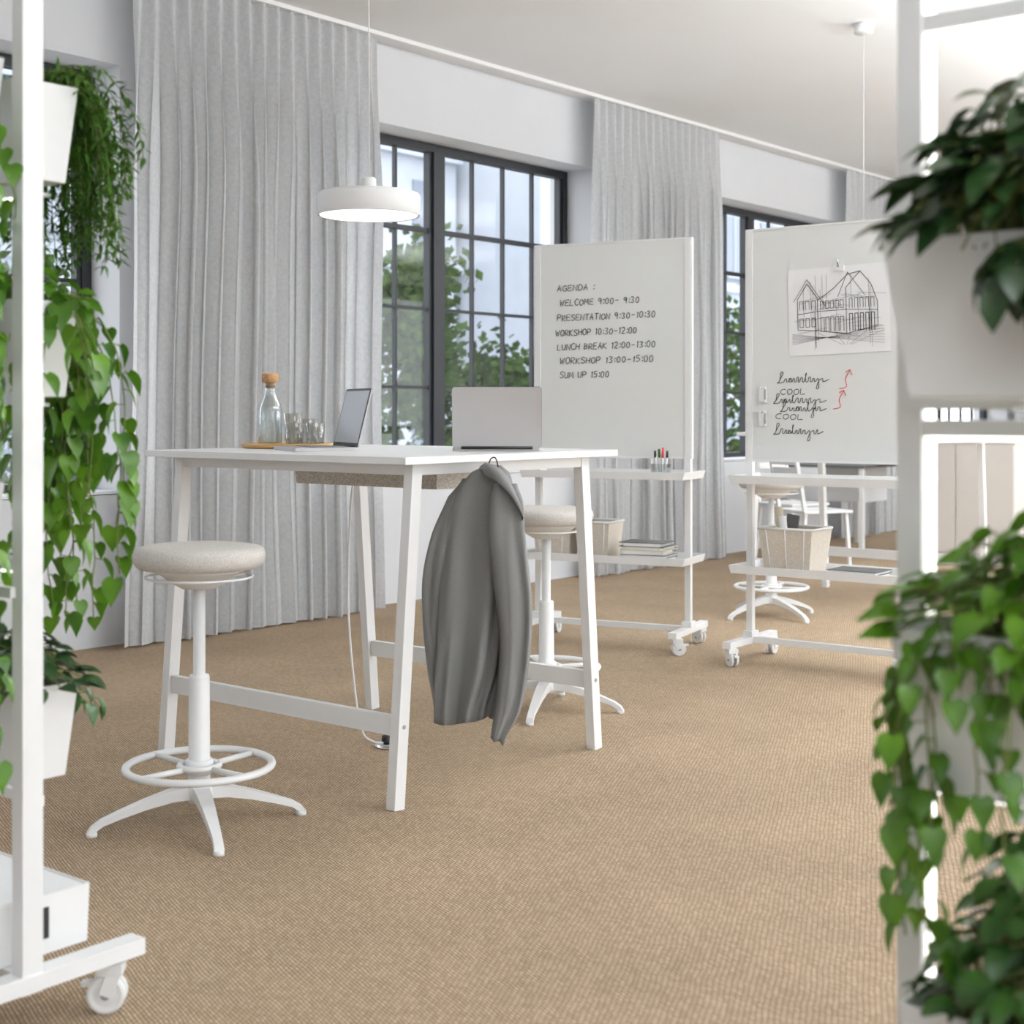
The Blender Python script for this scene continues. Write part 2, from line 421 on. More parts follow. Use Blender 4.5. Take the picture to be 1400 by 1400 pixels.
def base_frame(b,w,foot,zf=.1,ph=2.04):
    for sx in(-1,1):
        b.box((sx*w,0,(zf+ph)/2),(.03,.03,ph-zf),'white')
        b.box((sx*w,0,zf-.002),(.042,foot*2,.03),'white')
        b.box((sx*w,0,zf+.025),(.05,.07,.03),'white')
        for sy in(-1,1): caster(b,sx*w,sy*(foot-.035),.6*sx+2.2*(sy>0),.034,zf-.012)
    b.box((0,0,zf+.0),(2*w-.04,.035,.028),'white')
def tray(b,z,hx=.445,hy=.16,lip=.038):
    b.open_box((0,0,z),(2*hx,2*hy,lip),.006,'white',.975)
GL={
'A':[[(0,0),(2,6),(4,0)],[(.8,2.2),(3.3,2.2)]],'G':[[(4,5),(2.6,6),(.6,5),(0,3),(.8,.6),(2.6,0),(4,1),(4,2.8),(2.4,2.8)]],
'E':[[(3.8,6),(.2,5.8),(0,0),(4,.2)],[(0,3),(3.2,3.2)]],'N':[[(0,0),(.2,6),(3.8,0),(4,6)]],'D':[[(0,0),(.2,6),(2.6,5.5),(4,3.4),(3,.8),(0,0)]],
'W':[[(0,6),(1,0),(2.2,4.4),(3.3,0),(4.6,6)]],'L':[[(0,6),(0,0),(3.6,.2)]],'C':[[(4,5.2),(2.4,6),(.4,4.6),(0,2.4),(1.2,.3),(3,0),(4,.8)]],
'O':[[(2,6),(.4,5),(0,2.8),(1,.4),(2.4,0),(3.8,1.6),(4,4),(3,5.8),(2,6)]],'M':[[(0,0),(.6,6),(2.3,1.8),(4,6),(4.6,0)]],
'P':[[(0,0),(.2,6),(3,5.8),(4,4.5),(3,3),(.2,2.7)]],'R':[[(0,0),(.2,6),(3,5.8),(3.9,4.5),(3,3.2),(.3,2.8),(4,0)]],
'S':[[(4,5.2),(2.6,6),(.5,5.3),(.5,3.9),(3.4,2.6),(3.8,1),(2,0),(0,.8)]],'T':[[(0,5.9),(4.2,6)],[(2.1,6),(2,0)]],
'I':[[(.8,6),(.6,0)]],'K':[[(0,0),(.2,6)],[(3.8,6),(.3,2.8),(4,0)]],'H':[[(0,0),(.2,6)],[(4,6),(3.8,0)],[(.1,3),(3.9,3.1)]],
'U':[[(0,6),(.2,1.2),(1.8,0),(3.6,1.2),(4,6)]],'B':[[(0,0),(.2,6),(2.8,5.6),(3,4),(.3,3.1),(3.4,2.8),(3.8,1),(0,0)]],
'0':[[(1.8,6),(.3,4.6),(.2,1.4),(1.6,0),(3.2,1.2),(3.4,4.4),(1.8,6)]],'1':[[(.8,4.8),(1.8,6),(1.6,0)]],'2':[[(0,4.8),(1.4,6),(3.2,5),(2.8,3),(0,0),(3.8,.1)]],
'3':[[(0,5.4),(1.8,6),(3.2,4.8),(1.4,3.2),(3.4,2),(2.4,.2),(0,.5)]],'5':[[(3.4,6),(.6,5.8),(.3,3.4),(2.6,3.5),(3.5,1.8),(2,0),(0,.6)]],
'9':[[(3.2,5),(1.6,6),(.2,4.6),(1.2,3),(3.2,4.2),(3.3,5.4),(3,0)]],':':[[(.8,.6),(1.2,1.5)],[(.9,3.8),(1.3,4.7)]],'-':[[(.3,2.9),(3.6,3.1)]]}
def write(b,txt,x,z,width,h,y,mat='ink',r=.0017,seed=0,slope=.0):
    rnd=random.Random(seed); adv={' ':.75,':':.5,'I':.45,'1':.7,'M':1.15,'W':1.15}
    tot=sum(adv.get(c,1) for c in txt); cw=width/tot; cx=x
    for c in txt:
        if c in GL:
            dz=rnd.uniform(-.05,.05)*h+slope*(cx-x); sc=rnd.uniform(.92,1.06)
            for st in GL[c]:
                p=[(cx+(px/4*.74+.1*pz/6)*cw,y,z+dz+pz/6*h*sc) for px,pz in st]
                p=smoothp(p,2) if len(p)>3 and c in 'GCOSDU0392P5' else p
                b.tube(p,r*(1.25 if c==':' else 1),mat,4)
        cx+=adv.get(c,1)*cw
def cursive(b,x,z,w,h,y,seed,mat='ink'):
    rnd=random.Random(seed); pts=[(x+.01,z+h*.2),(x+.03,z+h*1.1),(x+.018,z+h*1.2),(x+.012,z+h*.2),(x,z-.1*h),(x+.03,z)]
    cx=x+.035
    n=int(w/.022); g=rnd.choice([n-2,n-3]); o=rnd.choice([1,2]); t=rnd.choice([3,5])
    for k in range(n):
        a=rnd.uniform(.35,.6); wd=rnd.uniform(.015,.025)
        if k==g: pts+=[(cx+.012,z+h*.4),(cx+.014,z-h*.7),(cx+.002,z-h*.8),(cx+.012,z+.0)]
        elif k==o: pts+=[(cx+.010,z+h*a),(cx+.001,z+h*.35),(cx+.004,z+.02*h),(cx+.014,z+h*.1),(cx+.013,z+h*a),(cx+.018,z+.02*h)]
        elif k==t: pts+=[(cx+.010,z+h*1.0),(cx+.006,z+h*.95),(cx+.006,z+.1*h),(cx+.016,z+.02*h)]
        else: pts+=[(cx+.004,z+h*a),(cx+wd*.55,z+h*a),(cx+wd*.55,z+.05*h),(cx+wd*.9,z+.04*h)]
        cx+=wd
    pts.append((cx+.02,z+h*.3))
    b.tube(smoothp([(p,y,q) for p,q in pts],4),.0016,mat,4)
def whiteboard(loc,rz,which):
    b=B(); base_frame(b,.41,.24)
    b.box((0,0,1.495),(.86,.020,1.09),'board')
    for sx in(-1,1): b.box((sx*.4275,0,1.495),(.009,.026,1.098),'white')
    for zz in(.949,2.041): b.box((0,0,zz),(.86,.026,.009),'white')
    tray(b,.845); tray(b,.425)
    yb=-.0115
    if which==1:
        rows=[('AGENDA :',-.30,1.80,.215),('WELCOME 9:00- 9:30',-.285,1.725,.445),('PRESENTATION 9:30-10:30',-.30,1.647,.545),('WORKSHOP 10:30-12:00',-.31,1.57,.455),
              ('LUNCH BREAK 12:00-13:00',-.30,1.497,.545),('WORKSHOP 13:00-15:00',-.285,1.425,.52),('SUM UP 15:00',-.285,1.352,.28)]
        for k,(t,x,z,w) in enumerate(rows): write(b,t,x,z,w,.031,yb,'ink',.0020,k,.012)
    else:
        rot=Matrix.Rotation(math.radians(-1.5),3,'Y'); pc=Vector((.04,yb-.001,1.645))
        b.box(pc,(.495,.0015,.40),'paper',rot)
        def ln(p,q,r=.0012):
            P=rot@Vector((p[0],-.002,p[1]))+pc; Q=rot@Vector((q[0],-.002,q[1]))+pc
            b.tube([P,Q],r,'ink2',4)
        def poly(ps,r=.0012):
            for i in range(len(ps)-1): ln(ps[i],ps[i+1],r)
        poly([(-.20,-.08),(-.20,.06),(-.15,.13),(-.10,.06),(-.10,-.09),(-.20,-.08)],.0015)
        poly([(-.10,.05),(-.02,.10),(.05,.16),(.11,.17),(.16,.11),(.19,.03)],.0015); poly([(-.22,.05),(-.15,.15),(-.06,.02)])
        poly([(-.10,-.09),(.04,-.11),(.19,-.08),(.19,.03)],.0015); poly([(.04,-.11),(.04,.10),(.11,.17)],.0015)
        poly([(.0,.06),(.05,.17),(.13,.06)]); poly([(-.10,.0),(.04,.0),(.19,-.01)]); poly([(-.20,-.01),(-.10,0)])
        for k in range(5):
            x0=-.085+k*.024; poly([(x0,-.095),(x0,-.03),(x0+.016,-.03),(x0+.016,-.097)],.0014)
            poly([(x0,.01),(x0,.045),(x0+.016,.045),(x0+.016,.01),(x0,.01)])
        for k in range(5):
            x0=.055+k*.026; poly([(x0,-.10),(x0,-.02),(x0+.015,-.02),(x0+.015,-.10)],.0018)
            poly([(x0,.005),(x0,.05),(x0+.015,.05),(x0+.015,.005)])
        for k in range(3):
            x0=-.19+k*.03; poly([(x0,-.07),(x0,-.03),(x0+.018,-.03),(x0+.018,-.07),(x0,-.07)],.0014); poly([(x0,.01),(x0,.05),(x0+.018,.05),(x0+.018,.01)])
        rr=random.Random(5)
        for k in range(40):
            x0=rr.uniform(-.17,.17); z0=rr.uniform(-.10,.1)
            if k%2: ln((x0,z0-.08),(x0,min(.165,z0+.09)),.0006)
            else: ln((x0-.07,z0),(x0+.07,z0+rr.uniform(-.03,.03)),.0006)
        for k in range(7): ln((-.23,-.10-.008*k),(.22,-.16+.013*k),.0006)
        for k in range(5): ln((.02+.01*k,-.16),(-.1+.08*k,-.10),.0006)
        b.box((.045,yb-.006,1.838),(.05,.012,.03),'white'); b.cyl((.045,yb-.01,1.84),(.045,yb-.022,1.875),.005,.005,'chrome',8)
        for z in(1.262,1.148):
            b.box((-.337,yb-.008,z),(.034,.016,.072),'white'); b.box((-.320,yb-.018,z),(.008,.004,.05),'greyp'); b.cyl((-.337,yb-.008,z+.03),(-.337,yb-.02,z+.03),.006,.006,'chrome',8)
        cursive(b,-.265,1.318,.24,.038,yb,1); write(b,'COOL',-.25,1.262,.135,.026,yb,'ink',.0016,4,-.02)
        cursive(b,-.285,1.222,.235,.034,yb,2); cursive(b,-.25,1.184,.21,.036,yb,9); write(b,'COOL',-.275,1.146,.15,.024,yb,'ink',.0016,6,-.02)
        cursive(b,-.285,1.078,.225,.038,yb,5)
        for dx,dz in((.045,1.285),(.015,1.192)):
            b.tube(smoothp([(dx,yb,dz),(dx+.035,yb,dz+.01),(dx+.03,yb,dz+.045),(dx+.052,yb,dz+.085)],5),.0018,'red',4)
            b.tube([(dx+.03,yb,dz+.075),(dx+.052,yb,dz+.087),(dx+.062,yb,dz+.062)],.0018,'red',4)
    return b.finish('mobile_whiteboard',loc,rz,.0015)
def place(c,rz,x,y): return (c[0]+x*math.cos(rz)-y*math.sin(rz),c[1]+x*math.sin(rz)+y*math.cos(rz))
W1=(-4.27,6.06); R1=math.radians(13); W2=(-3.07,6.10); R2=math.radians(2.5)
whiteboard((W1[0],W1[1],0),R1,1); whiteboard((W2[0],W2[1],0),R2,2)
def basket(c,rz,x,y,z,w=.26,h=.2,d=.2):
    b=B(); b.open_box((0,0,0),(w,d,h),.005,'basket',.82)
    for sy in(-1,1): b.tube([(-w/2,sy*d/2,h),(w/2,sy*d/2,h)],.006,'white',8)
    for sx in(-1,1): b.tube([(sx*w/2,-d/2,h),(sx*w/2,d/2,h)],.006,'white',8)
    for k in range(-1,2):
        for s_ in(-1,1): b.cyl((k*w*.36*.82,s_*d*.41,.0),(k*w*.36,s_*(d/2+.001),h),.003,.003,'white',6)
    p=place(c,rz,x,y); return b.finish('storage_basket',(p[0],p[1],z),rz)
zl=.4315; zu=.8515
basket(W1,R1,-.29,-.04,zl,.2,.2,.17); basket(W1,R1,-.07,.0,zl,.19,.19,.2); basket(W2,R2,-.17,-.02,zl,.27,.21,.22)
b=B()
b.cyl((-.07,.02,.0),(-.10,.03,.29),.02,.02,'book',14); b.cyl((-.03,-.02,.0),(-.05,-.03,.25),.018,.018,'paper',14); b.box((-.05,.05,.13),(.06,.012,.25),'book2',Matrix.Rotation(.15,3,'Y'))
p=place(W2,R2,-.17,-.02); b.finish('paper_rolls',(p[0],p[1],zl+.012),R2)
def books(c,rz,x,y,z,n,w=.23,d=.17):
    b=B(); zz=0
    for k in range(n):
        t=.022 if k%2==0 else .016; m='book' if k%3!=1 else 'book2'
        rt=Matrix.Rotation(.08*(k%3-1),3,'Z')
        b.box((.01*(k%2),0,zz+t/2),(w-.02*k*.5,d,t*.8),'paper',rt)
        b.box((.01*(k%2),0,zz+.0015),(w+.006,d+.006,.003),m,rt); b.box((.01*(k%2),0,zz+t-.0015),(w+.006,d+.006,.003),m,rt)
        zz+=t
    p=place(c,rz,x,y); b.finish('book_stack',(p[0],p[1],z),rz)
books(W1,R1,.2,-.02,zl,5); books(W2,R2,.14,-.03,zl,2)
b=B(); b.open_box((0,0,0),(.085,.07,.07),.004,'glass',.9)
for k,(dx,dy,m) in enumerate([(-.02,0,'dark'),(-.008,.01,'leaf'),(.01,-.01,'red'),(.02,.01,'dark'),(0,.015,'white')]):
    b.cyl((dx,dy,.006),(dx*1.5,dy,.125+.008*(k%3)),.0055,.0055,'white',8); b.cyl((dx*1.45,dy,.1),(dx*1.55,dy,.135+.008*(k%3)),.0065,.006,m,8)
p=place(W1,R1,.29,-.07); b.finish('marker_cup',(p[0],p[1],zu),R1)

# ---------------------------------------------------------------- pendants
def pendant(x,y,zb):
    b=B()
    b.lathe((0,0,0),[(.168,.006),(.176,.0),(.180,.003),(.180,.068),(.176,.078),(.16,.082),(.03,.084),(.026,.09),(.026,.128),(.02,.135),(.0,.135)],'white',64)
    b.lathe((0,0,.002),[(0,0),(.169,0),(.169,.003),(0,.003)],'lampon',48)
    b.cyl((0,0,.13),(0,0,H-.055-zb),.0022,.0022,'white',8)
    b.lathe((0,0,H-.058-zb),[(0,0),(.05,0),(.055,.004),(.055,.058),(0,.058)],'white',32)
    b.finish('pendant_lamp',(x,y,zb))
pendant(-3.586,3.62,1.865); pendant(-3.72,7.80,1.87)

# ---------------------------------------------------------------- table items
def laptop(loc,rz,tilt,w=.30,d=.21,back='silver'):
    b=B(); b.rbox((0,d/2,.0065),(w,.012,d),.010,'silver',Matrix.Rotation(math.pi/2,3,'X')); b.box((0,d*.42,.0127),(w*.86,d*.48,.001),'dark')
    for r in range(5):
        for k in range(13): b.box((-w*.4+k*w*.0667,d*.23+r*.0195,.0139),(w*.052,.015,.0015),'greyp')
    b.box((0,d*.83,.0129),(w*.34,d*.26,.0008),'silver')
    rot=Matrix.Rotation(tilt,3,'X'); o=Vector((0,0,.012))
    b.rbox(rot@Vector((0,-.001,.103))+o,(w,.004,.205),.010,'silver',rot)
    b.rbox(rot@Vector((0,.002,.103))+o,(w*1.002+.001,.0022,.207),.011,'dark',rot)
    b.box(rot@Vector((0,.0035,.106))+o,(w*.95,.0008,.184),'screen',rot)
    b.cyl((-w*.4,0,.012),(w*.4,0,.012),.006,.006,'dark',10)
    return b.finish('laptop',loc,rz)
zt=1.05
laptop((-3.125,3.765,zt),A-.02,math.radians(8))
hx,hy=(-3.494-3.76)/2,(3.475+3.62)/2
laptop((hx,hy,zt),math.atan2(-.478,.879)*1+math.pi,math.radians(14),.30,.22)
TRX,TRY=-3.985,3.60
b=B(); b.lathe((0,0,0),[(0,0),(.150,0),(.160,.003),(.168,.016),(.165,.018),(.157,.007),(0,.006)],'bamboo',64); b.finish('serving_tray',(TRX,TRY,zt))
def carafe(x,y):
    b=B(); b.lathe((0,0,0),[(0,0),(.040,0),(.044,.004),(.044,.125),(.040,.15),(.026,.18),(.021,.2),(.021,.222),(.026,.232),(.0245,.232),(.019,.222),(.019,.2),(.024,.18),(.038,.15),(.042,.125),(.042,.012),(.0,.010)],'glass',40)
    b.lathe((0,0,.212),[(0,0),(.0185,0),(.0195,.02),(.030,.022),(.031,.05),(.028,.054),(0,.054)],'cork',24)
    b.finish('glass_carafe',(x,y,zt+.0065))
def tumbler(x,y,h):
    b=B(); b.lathe((0,0,0),[(0,0),(.028,0),(.031,.003),(.035,h),(.0335,h),(.029,.010),(0,.008)],'glass',32); b.finish('drinking_glass',(x,y,zt+.0065))
def camoff(c,dx,dz):
    return (c[0]+dx*math.cos(A)-dz*math.sin(A),c[1]+dx*math.sin(A)+dz*math.cos(A))
c0=(TRX,TRY)
carafe(*camoff(c0,-.06,-.005))
for dx,dz,h in((.012,.06,.12),(.035,-.055,.085),(.078,.015,.10),(.11,-.05,.085)): tumbler(*camoff(c0,dx,dz),h)

# ---------------------------------------------------------------- jacket
def jacket():
    b=B(); s=.00225
    def rng(levels,yoff,depth,seed,mat='jacket',n=96,fold=.10,sub=8,nf=7,hem=0):
        lv=[]; zz=[]
        m0=len(levels)
        for i in range(m0-1):
            p0=levels[max(i-1,0)];p1=levels[i];p2=levels[i+1];p3=levels[min(i+2,m0-1)]
            for k in range(sub):
                t=k/sub
                lv.append([.5*((2*p1[q])+(-p0[q]+p2[q])*t+(2*p0[q]-5*p1[q]+4*p2[q]-p3[q])*t*t+(-p0[q]+3*p1[q]-3*p2[q]+p3[q])*t**3) if q else p1[0]*(1-t)+p2[0]*t for q in range(4)])
        lv.append(list(levels[-1])); vs=[];fs=[]
        for li,(py,Lx,Rx,dk) in enumerate(lv):
            z=1.19-(py-560)*s; cx=((Lx+Rx)/2-627)*s; hw=(Rx-Lx)/2*s; hd=depth*dk; w=li/(len(lv)-1)
            for k in range(n):
                th=2*math.pi*k/n
                ph=noise.noise(Vector((z*1.7,seed,0)))*1.5
                g=max(0,math.sin(nf*th+seed+ph))**1.5-.35+.45*math.sin((nf*2-1)*th-2*z+seed*2)
                f=1+fold*min(1,w*1.6+.15)*g*1.3
                nn=noise.noise(Vector((math.cos(th)*1.5,math.sin(th)*1.5,z*4+seed)))
                ex=math.copysign(abs(math.cos(th))**.85,math.cos(th)); ey=math.copysign(abs(math.sin(th))**.85,math.sin(th))
                vs.append((cx+hw*ex*(1+.25*(f-1)+.04*nn),yoff+hd*ey*(f+.3*nn),z+hem*w**8*(math.cos(th)*.5+.4*g)))
        m=len(lv)
        for i in range(m-1):
            for k in range(n): fs.append((i*n+k,(i+1)*n+k,(i+1)*n+(k+1)%n,i*n+(k+1)%n))
        fs.append(tuple(range(n))); fs.append(tuple((m-1)*n+k for k in range(n-1,-1,-1)))
        b.add(vs,fs,mat,True)
    rng([(636,634,658,.3),(646,616,668,.5),(664,600,672,.75),(695,586,674,.9),(740,576,672,1),(800,572,670,1),(860,569,666,1.05),(920,567,658,1.1),(984,567,640,1.15)],.02,.058,1.3,fold=.34,nf=5,hem=.02)
    rng([(655,604,622,.6),(680,584,612,1),(730,562,602,1.3),(790,549,594,1.4),(850,549,588,1.3),(920,556,588,1.2),(972,565,592,1)],.045,.034,2.2,fold=.22,nf=3,hem=.01)
    rng([(660,648,680,.5),(684,642,688,.8),(720,640,690,1),(770,644,695,1.1),(820,650,700,1.1),(870,655,699,1.1),(920,653,694,1),(965,649,684,.9),(1006,643,662,.8)],-.05,.040,4.1,fold=.26,nf=4,hem=-.02)
    rng([(690,652,684,.6),(740,650,688,1),(820,655,694,1),(900,652,690,1),(950,648,680,1),(978,640,670,1)],.03,.05,5.1,fold=.3,nf=4,hem=.02)
    P=lambda px,py,y:((px-627)*s,y,1.19-(py-560)*s)
    col=[((628,638,.0),(636,650,-.05)),((636,632,-.03),(648,654,-.085)),((648,634,-.045),(662,664,-.105)),((660,642,-.05),(674,678,-.11)),((671,656,-.045),(683,694,-.105)),((680,674,-.035),(688,706,-.09)),((685,690,-.03),(684,712,-.07))]
    vs=[];fs=[]
    for a_,c_ in col:
        a_=Vector(P(*a_));c_=Vector(P(*c_)); m_=(a_+c_)/2+Vector((0,-.018,.006)); vs+=[a_+Vector((0,.02,-.01)),a_,m_,c_,c_+Vector((-.003,.014,.004)),c_+Vector((-.02,.04,.015))]
    q=6
    for i in range(len(col)-1):
        for k in range(q-1): fs.append((i*q+k,i*q+q+k,i*q+q+1+k,i*q+1+k))
    b.add(vs,fs,'jacket',True)
    b.tube(smoothp([P(640,640,.0),P(643,628,.0),P(650,626,.0),P(654,640,.0)],4),.0025,'dark',6)
    o=b.finish('hanging_jacket',(-2.895,3.40,0),A)
    return o
jacket()

# ---------------------------------------------------------------- plants
def leaf(b,p,d,n,size,mat,kind='heart',droop=.35):
    d=Vector(d).normalized(); n=Vector(n); n=(n-d*n.dot(d))
    if n.length<1e-4: n=d.orthogonal()
    n.normalize(); s=d.cross(n)
    if kind=='heart': rows=[(-.10,.22),(.0,.36),(.18,.44),(.42,.40),(.68,.24),(.88,.09),(1.02,.0)]
    elif kind=='round': rows=[(.0,.12),(.08,.32),(.28,.48),(.55,.5),(.8,.38),(.95,.18),(1.0,.0)]
    elif kind=='oval': rows=[(.0,.05),(.12,.22),(.35,.33),(.6,.30),(.82,.16),(1.0,.0)]
    else: rows=[(.0,.03),(.3,.13),(.6,.11),(1,.0)]
    vs=[];fs=[]; p=Vector(p)
    for t,w in rows:
        c=p+d*t*size-n*droop*size*t*abs(t)
        vs+= [c+s*w*size+n*.10*size*(w/.4), c, c-s*w*size+n*.10*size*(w/.4)]
    if kind=='heart': vs[1]=tuple(Vector(vs[1])+d*.1*size)
    for i in range(len(rows)-1):
        fs.append((i*3,i*3+3,i*3+4,i*3+1)); fs.append((i*3+1,i*3+4,i*3+5,i*3+2))
    b.add(vs,fs,mat,True)
def vine(b,rnd,p,out,length,size,mat,kind='heart',gap=.032,stem=.0015,push=.35,wander=.12,up=.35):
    p=Vector(p); out=Vector(out); pts=[p.copy()]; v=out.normalized()*push+Vector((0,0,up)); L=0; st=.016
    while L<length:
        v=v*.80+Vector((rnd.gauss(0,wander),rnd.gauss(0,wander),-.26))
        v.normalize(); p=p+v*st; L+=st; pts.append(p.copy())
    b.tube([tuple(q) for q in pts],stem,'stem',5)
    acc=0
    for i in range(1,len(pts)):
        acc+=st
        if acc>=gap:
            acc=0; a=rnd.uniform(0,6.28); side=Vector((math.cos(a),math.sin(a),rnd.uniform(-.5,.25)))+out*.3
            pet=pts[i]+side.normalized()*rnd.uniform(.008,.022)
            b.tube([tuple(pts[i]),tuple(pet)],stem*.7,'stem',4)
            dd=side.normalized()*.6+Vector((0,0,-.75)); leaf(b,pet,dd,side+Vector((0,0,.7)),size*rnd.uniform(.6,1.15),mat,kind,rnd.uniform(.15,.45))
def crown(b,rnd,c,ext,n,hh,size,mat,kind='heart',stem=.0014,sx=.5,sy=.6):
    for k in range(n):
        base=Vector((c[0]+rnd.uniform(-.4,.4)*ext[0],c[1]+rnd.uniform(-.4,.4)*ext[1],c[2]))
        a=rnd.uniform(0,6.28); rr=rnd.random()**.6
        tip=Vector((c[0]+math.cos(a)*rr*ext[0]*sx,c[1]+math.sin(a)*rr*ext[1]*sy,c[2]+hh*(1-rr*rr*.8)*rnd.uniform(.5,1.1)))
        mid=(base+tip)/2+Vector((0,0,hh*.25))
        b.tube([tuple(q) for q in smoothp([base,mid,tip],3)],stem,'stem',4)
        d=Vector((math.cos(a),math.sin(a),rnd.uniform(-.7,.2)))
        leaf(b,tip,d,Vector((rnd.uniform(-.4,.4),rnd.uniform(-.4,.4),1)),size*rnd.uniform(.7,1.2),mat,kind,rnd.uniform(.2,.5))
def planter(b,c,d,k=.84):
    b.open_box((0,0,0),d,.004,'white',k); b.box((0,0,d[2]-.03),(d[0]-.02,d[1]-.02,.012),'soil')
def plant(name,c,d,seed,fn):
    e=empty(name,c); b=B(); planter(b,c,d); b.finish('planter',c,0,.003,parent=e)
    b=B(); rnd=random.Random(seed); fn(b,rnd,d); b.finish('foliage',c,0,parent=e)
    return e

LX,LY=-2.42,1.54
def stand(name,x,y,w,side,leds,shelves,hgt=2.04,ang=(.5,2.6),cr=.042,foot=.56,pw=.05):
    b=B()
    for px in(0,side*w):
        b.box((px,0,(.1+hgt)/2),(.035,pw,hgt-.1),'white'); b.box((px,0,.12),(.046,foot,.032),'white')
        for sy in(-1,1): caster(b,px,sy*(foot/2-.05),ang[0] if sy>0 else ang[1],cr,.104)
    b.box((side*w/2,0,.12),(w-.05,.035,.03),'white'); b.box((side*w/2,0,hgt-.015),(w-.035,.04,.03),'white')
    for z in leds:
        b.box((side*w/2,0,z),(w-.035,.04,.022),'white'); b.box((side*w/2,0,z-.014),(w-.06,.022,.006),'led')
    for (z,sy) in shelves:
        b.box((side*w/2,sy*.03,z),(w,.012,.02),'white')
        for k in(.25,.5,.85): b.box((side*w*k,sy*.1,z-.01),(.02,.15,.008),'white')
    return b
b=stand('plant_stand',LX,LY,.82,-1,[1.60,.9],[(1.64,1),(1.21,1),(.45,1),(.85,-1)],ang=(3.9,2.6),cr=.038,foot=.50,pw=.044)
b.finish('plant_stand',(LX,LY,0),0,.002)
b=B(); b.open_box((0,0,0),(.66,.30,.115),.005,'white',.985)
b.box((.33,.05,.062),(.004,.014,.06),'dark'); b.box((.2,-.1505,.08),(.09,.003,.02),'dark')
b.box((0,0,.112),(.64,.28,.006),'white')
b.finish('storage_crate',(-2.80,1.56,.1365))
pd=(.34,.14,.19); PX=LX-.265
def f1(b,rnd,d):
    for k in range(95):
        a=rnd.uniform(.7,2.6)
        p=Vector((rnd.uniform(-.12,.16),rnd.uniform(-.02,.05),d[2])); out=Vector((math.cos(a),math.sin(a),0)); v=out*rnd.uniform(.3,.9)+Vector((0,0,.9)); pts=[p.copy()]; L=rnd.uniform(.12,.50); t=0
        while t<L:
            v=v*.84+Vector((rnd.gauss(0,.05),rnd.gauss(0,.05),-.24)); v.normalize(); p=p+v*.018; t+=.018; pts.append(p.copy())
        b.tube([tuple(q) for q in pts],.0010,'stem',4)
        for q in pts[2:]:
            for m_ in range(5):
                dd=Vector((rnd.gauss(0,1),rnd.gauss(0,1),rnd.gauss(-.5,.5)))
                leaf(b,q,dd,Vector((0,0,1)),rnd.uniform(.016,.034),'fern','thin',.2)
plant('potted_asparagus_fern',(PX,LY+.105,1.645),pd,1,f1)
def f2(b,rnd,d):
    crown(b,rnd,(0.03,0.03,d[2]-.02),d,60,.09,.055,'leaf',sx=.55,sy=.8)
    for k in range(24):
        vine(b,rnd,(rnd.uniform(-.1,.17),.055,d[2]-.01),(rnd.uniform(-.1,.3),1,0),rnd.choice([.15,.25,.35,.5,.6,.7]),.052,'leaf',push=rnd.choice([.1,.2,.35]),wander=.09)
    for k in range(3): vine(b,rnd,(.165,rnd.uniform(.0,.05),d[2]-.01),(1,rnd.uniform(-.2,.3),0),rnd.uniform(.1,.3),.052,'leaf',push=.2,wander=.09)
plant('potted_pothos',(PX,LY+.105,1.215),pd,2,f2)
def f3(b,rnd,d):
    crown(b,rnd,(0.03,0,d[2]-.02),d,170,.13,.045,'leafd','oval',sx=.58,sy=.85)
    for k in range(10): vine(b,rnd,(rnd.uniform(-.05,.17),.05,d[2]-.01),(rnd.uniform(.0,.3),1,0),rnd.uniform(.06,.10),.045,'leafr','oval',gap=.016,push=.15)
plant('potted_ficus',(PX,LY+.105,.455),pd,3,f3)
def f4(b,rnd,d):
    crown(b,rnd,(0.03,0,d[2]-.02),d,34,.12,.055,'leaf')
    for k in range(14): vine(b,rnd,(rnd.uniform(0.05,.17),-.03,d[2]-.01),(1,rnd.uniform(-.4,.2),0),rnd.uniform(.2,.6),.05,'leaf',push=.25)
plant('potted_pothos',(LX-.19,LY-.105,1.655),pd,4,f4)
plant('potted_pothos',(LX-.19,LY-.105,.865),pd,14,f4)
plant('potted_pothos',(LX-.19,LY-.105,1.255),pd,24,f4)

RX,RY=-.83,1.905
b=stand('plant_stand',RX,RY,.82,1,[1.715,1.165,.685],[(1.20,-1),(.71,-1),(.24,-1)])
b.box((.0205,0,1.04),(.006,.022,1.8),'led')  # glowing strip added to stand in for light on the post's inner face
b.finish('plant_stand',(RX,RY,0),0,.002)
pr=(.42,.15,.20)
def g1(b,rnd,d):
    crown(b,rnd,(0.02,0,d[2]-.02),(d[0],.2),300,.24,.062,'leafd','oval',sx=.54,sy=.7)
    crown(b,rnd,(0.03,0,d[2]-.02),(d[0],.2),60,.20,.085,'leafd',sx=.44,sy=.5)
    for k in range(22): vine(b,rnd,(rnd.uniform(-.02,.2),-.06,d[2]-.01),(rnd.uniform(-.1,.2),-1,0),rnd.uniform(.05,.17),.06,'leafd','oval',gap=.014)
plant('potted_schefflera',(RX+.24,RY-.105,1.205),pr,21,g1)
def g2(b,rnd,d):
    crown(b,rnd,(0.0,0,d[2]-.02),(d[0],.2),270,.16,.042,'leaf',sx=.6,sy=.75)
    for k in range(34): vine(b,rnd,(rnd.uniform(-.17,.2),-.07,d[2]-.01),(rnd.uniform(-.3,.2),-1,0),rnd.choice([.06,.08,.1,.15,.2,.3]),.038,'leaf',push=.2,wander=.09)
    for k in range(13): vine(b,rnd,(-.195,rnd.uniform(-.06,.06),d[2]-.02),(-1,rnd.uniform(-.3,.3),0),rnd.choice([.12,.22,.32,.40]),.038,'leaf',push=rnd.choice([.1,.25]),wander=.07,up=.1)
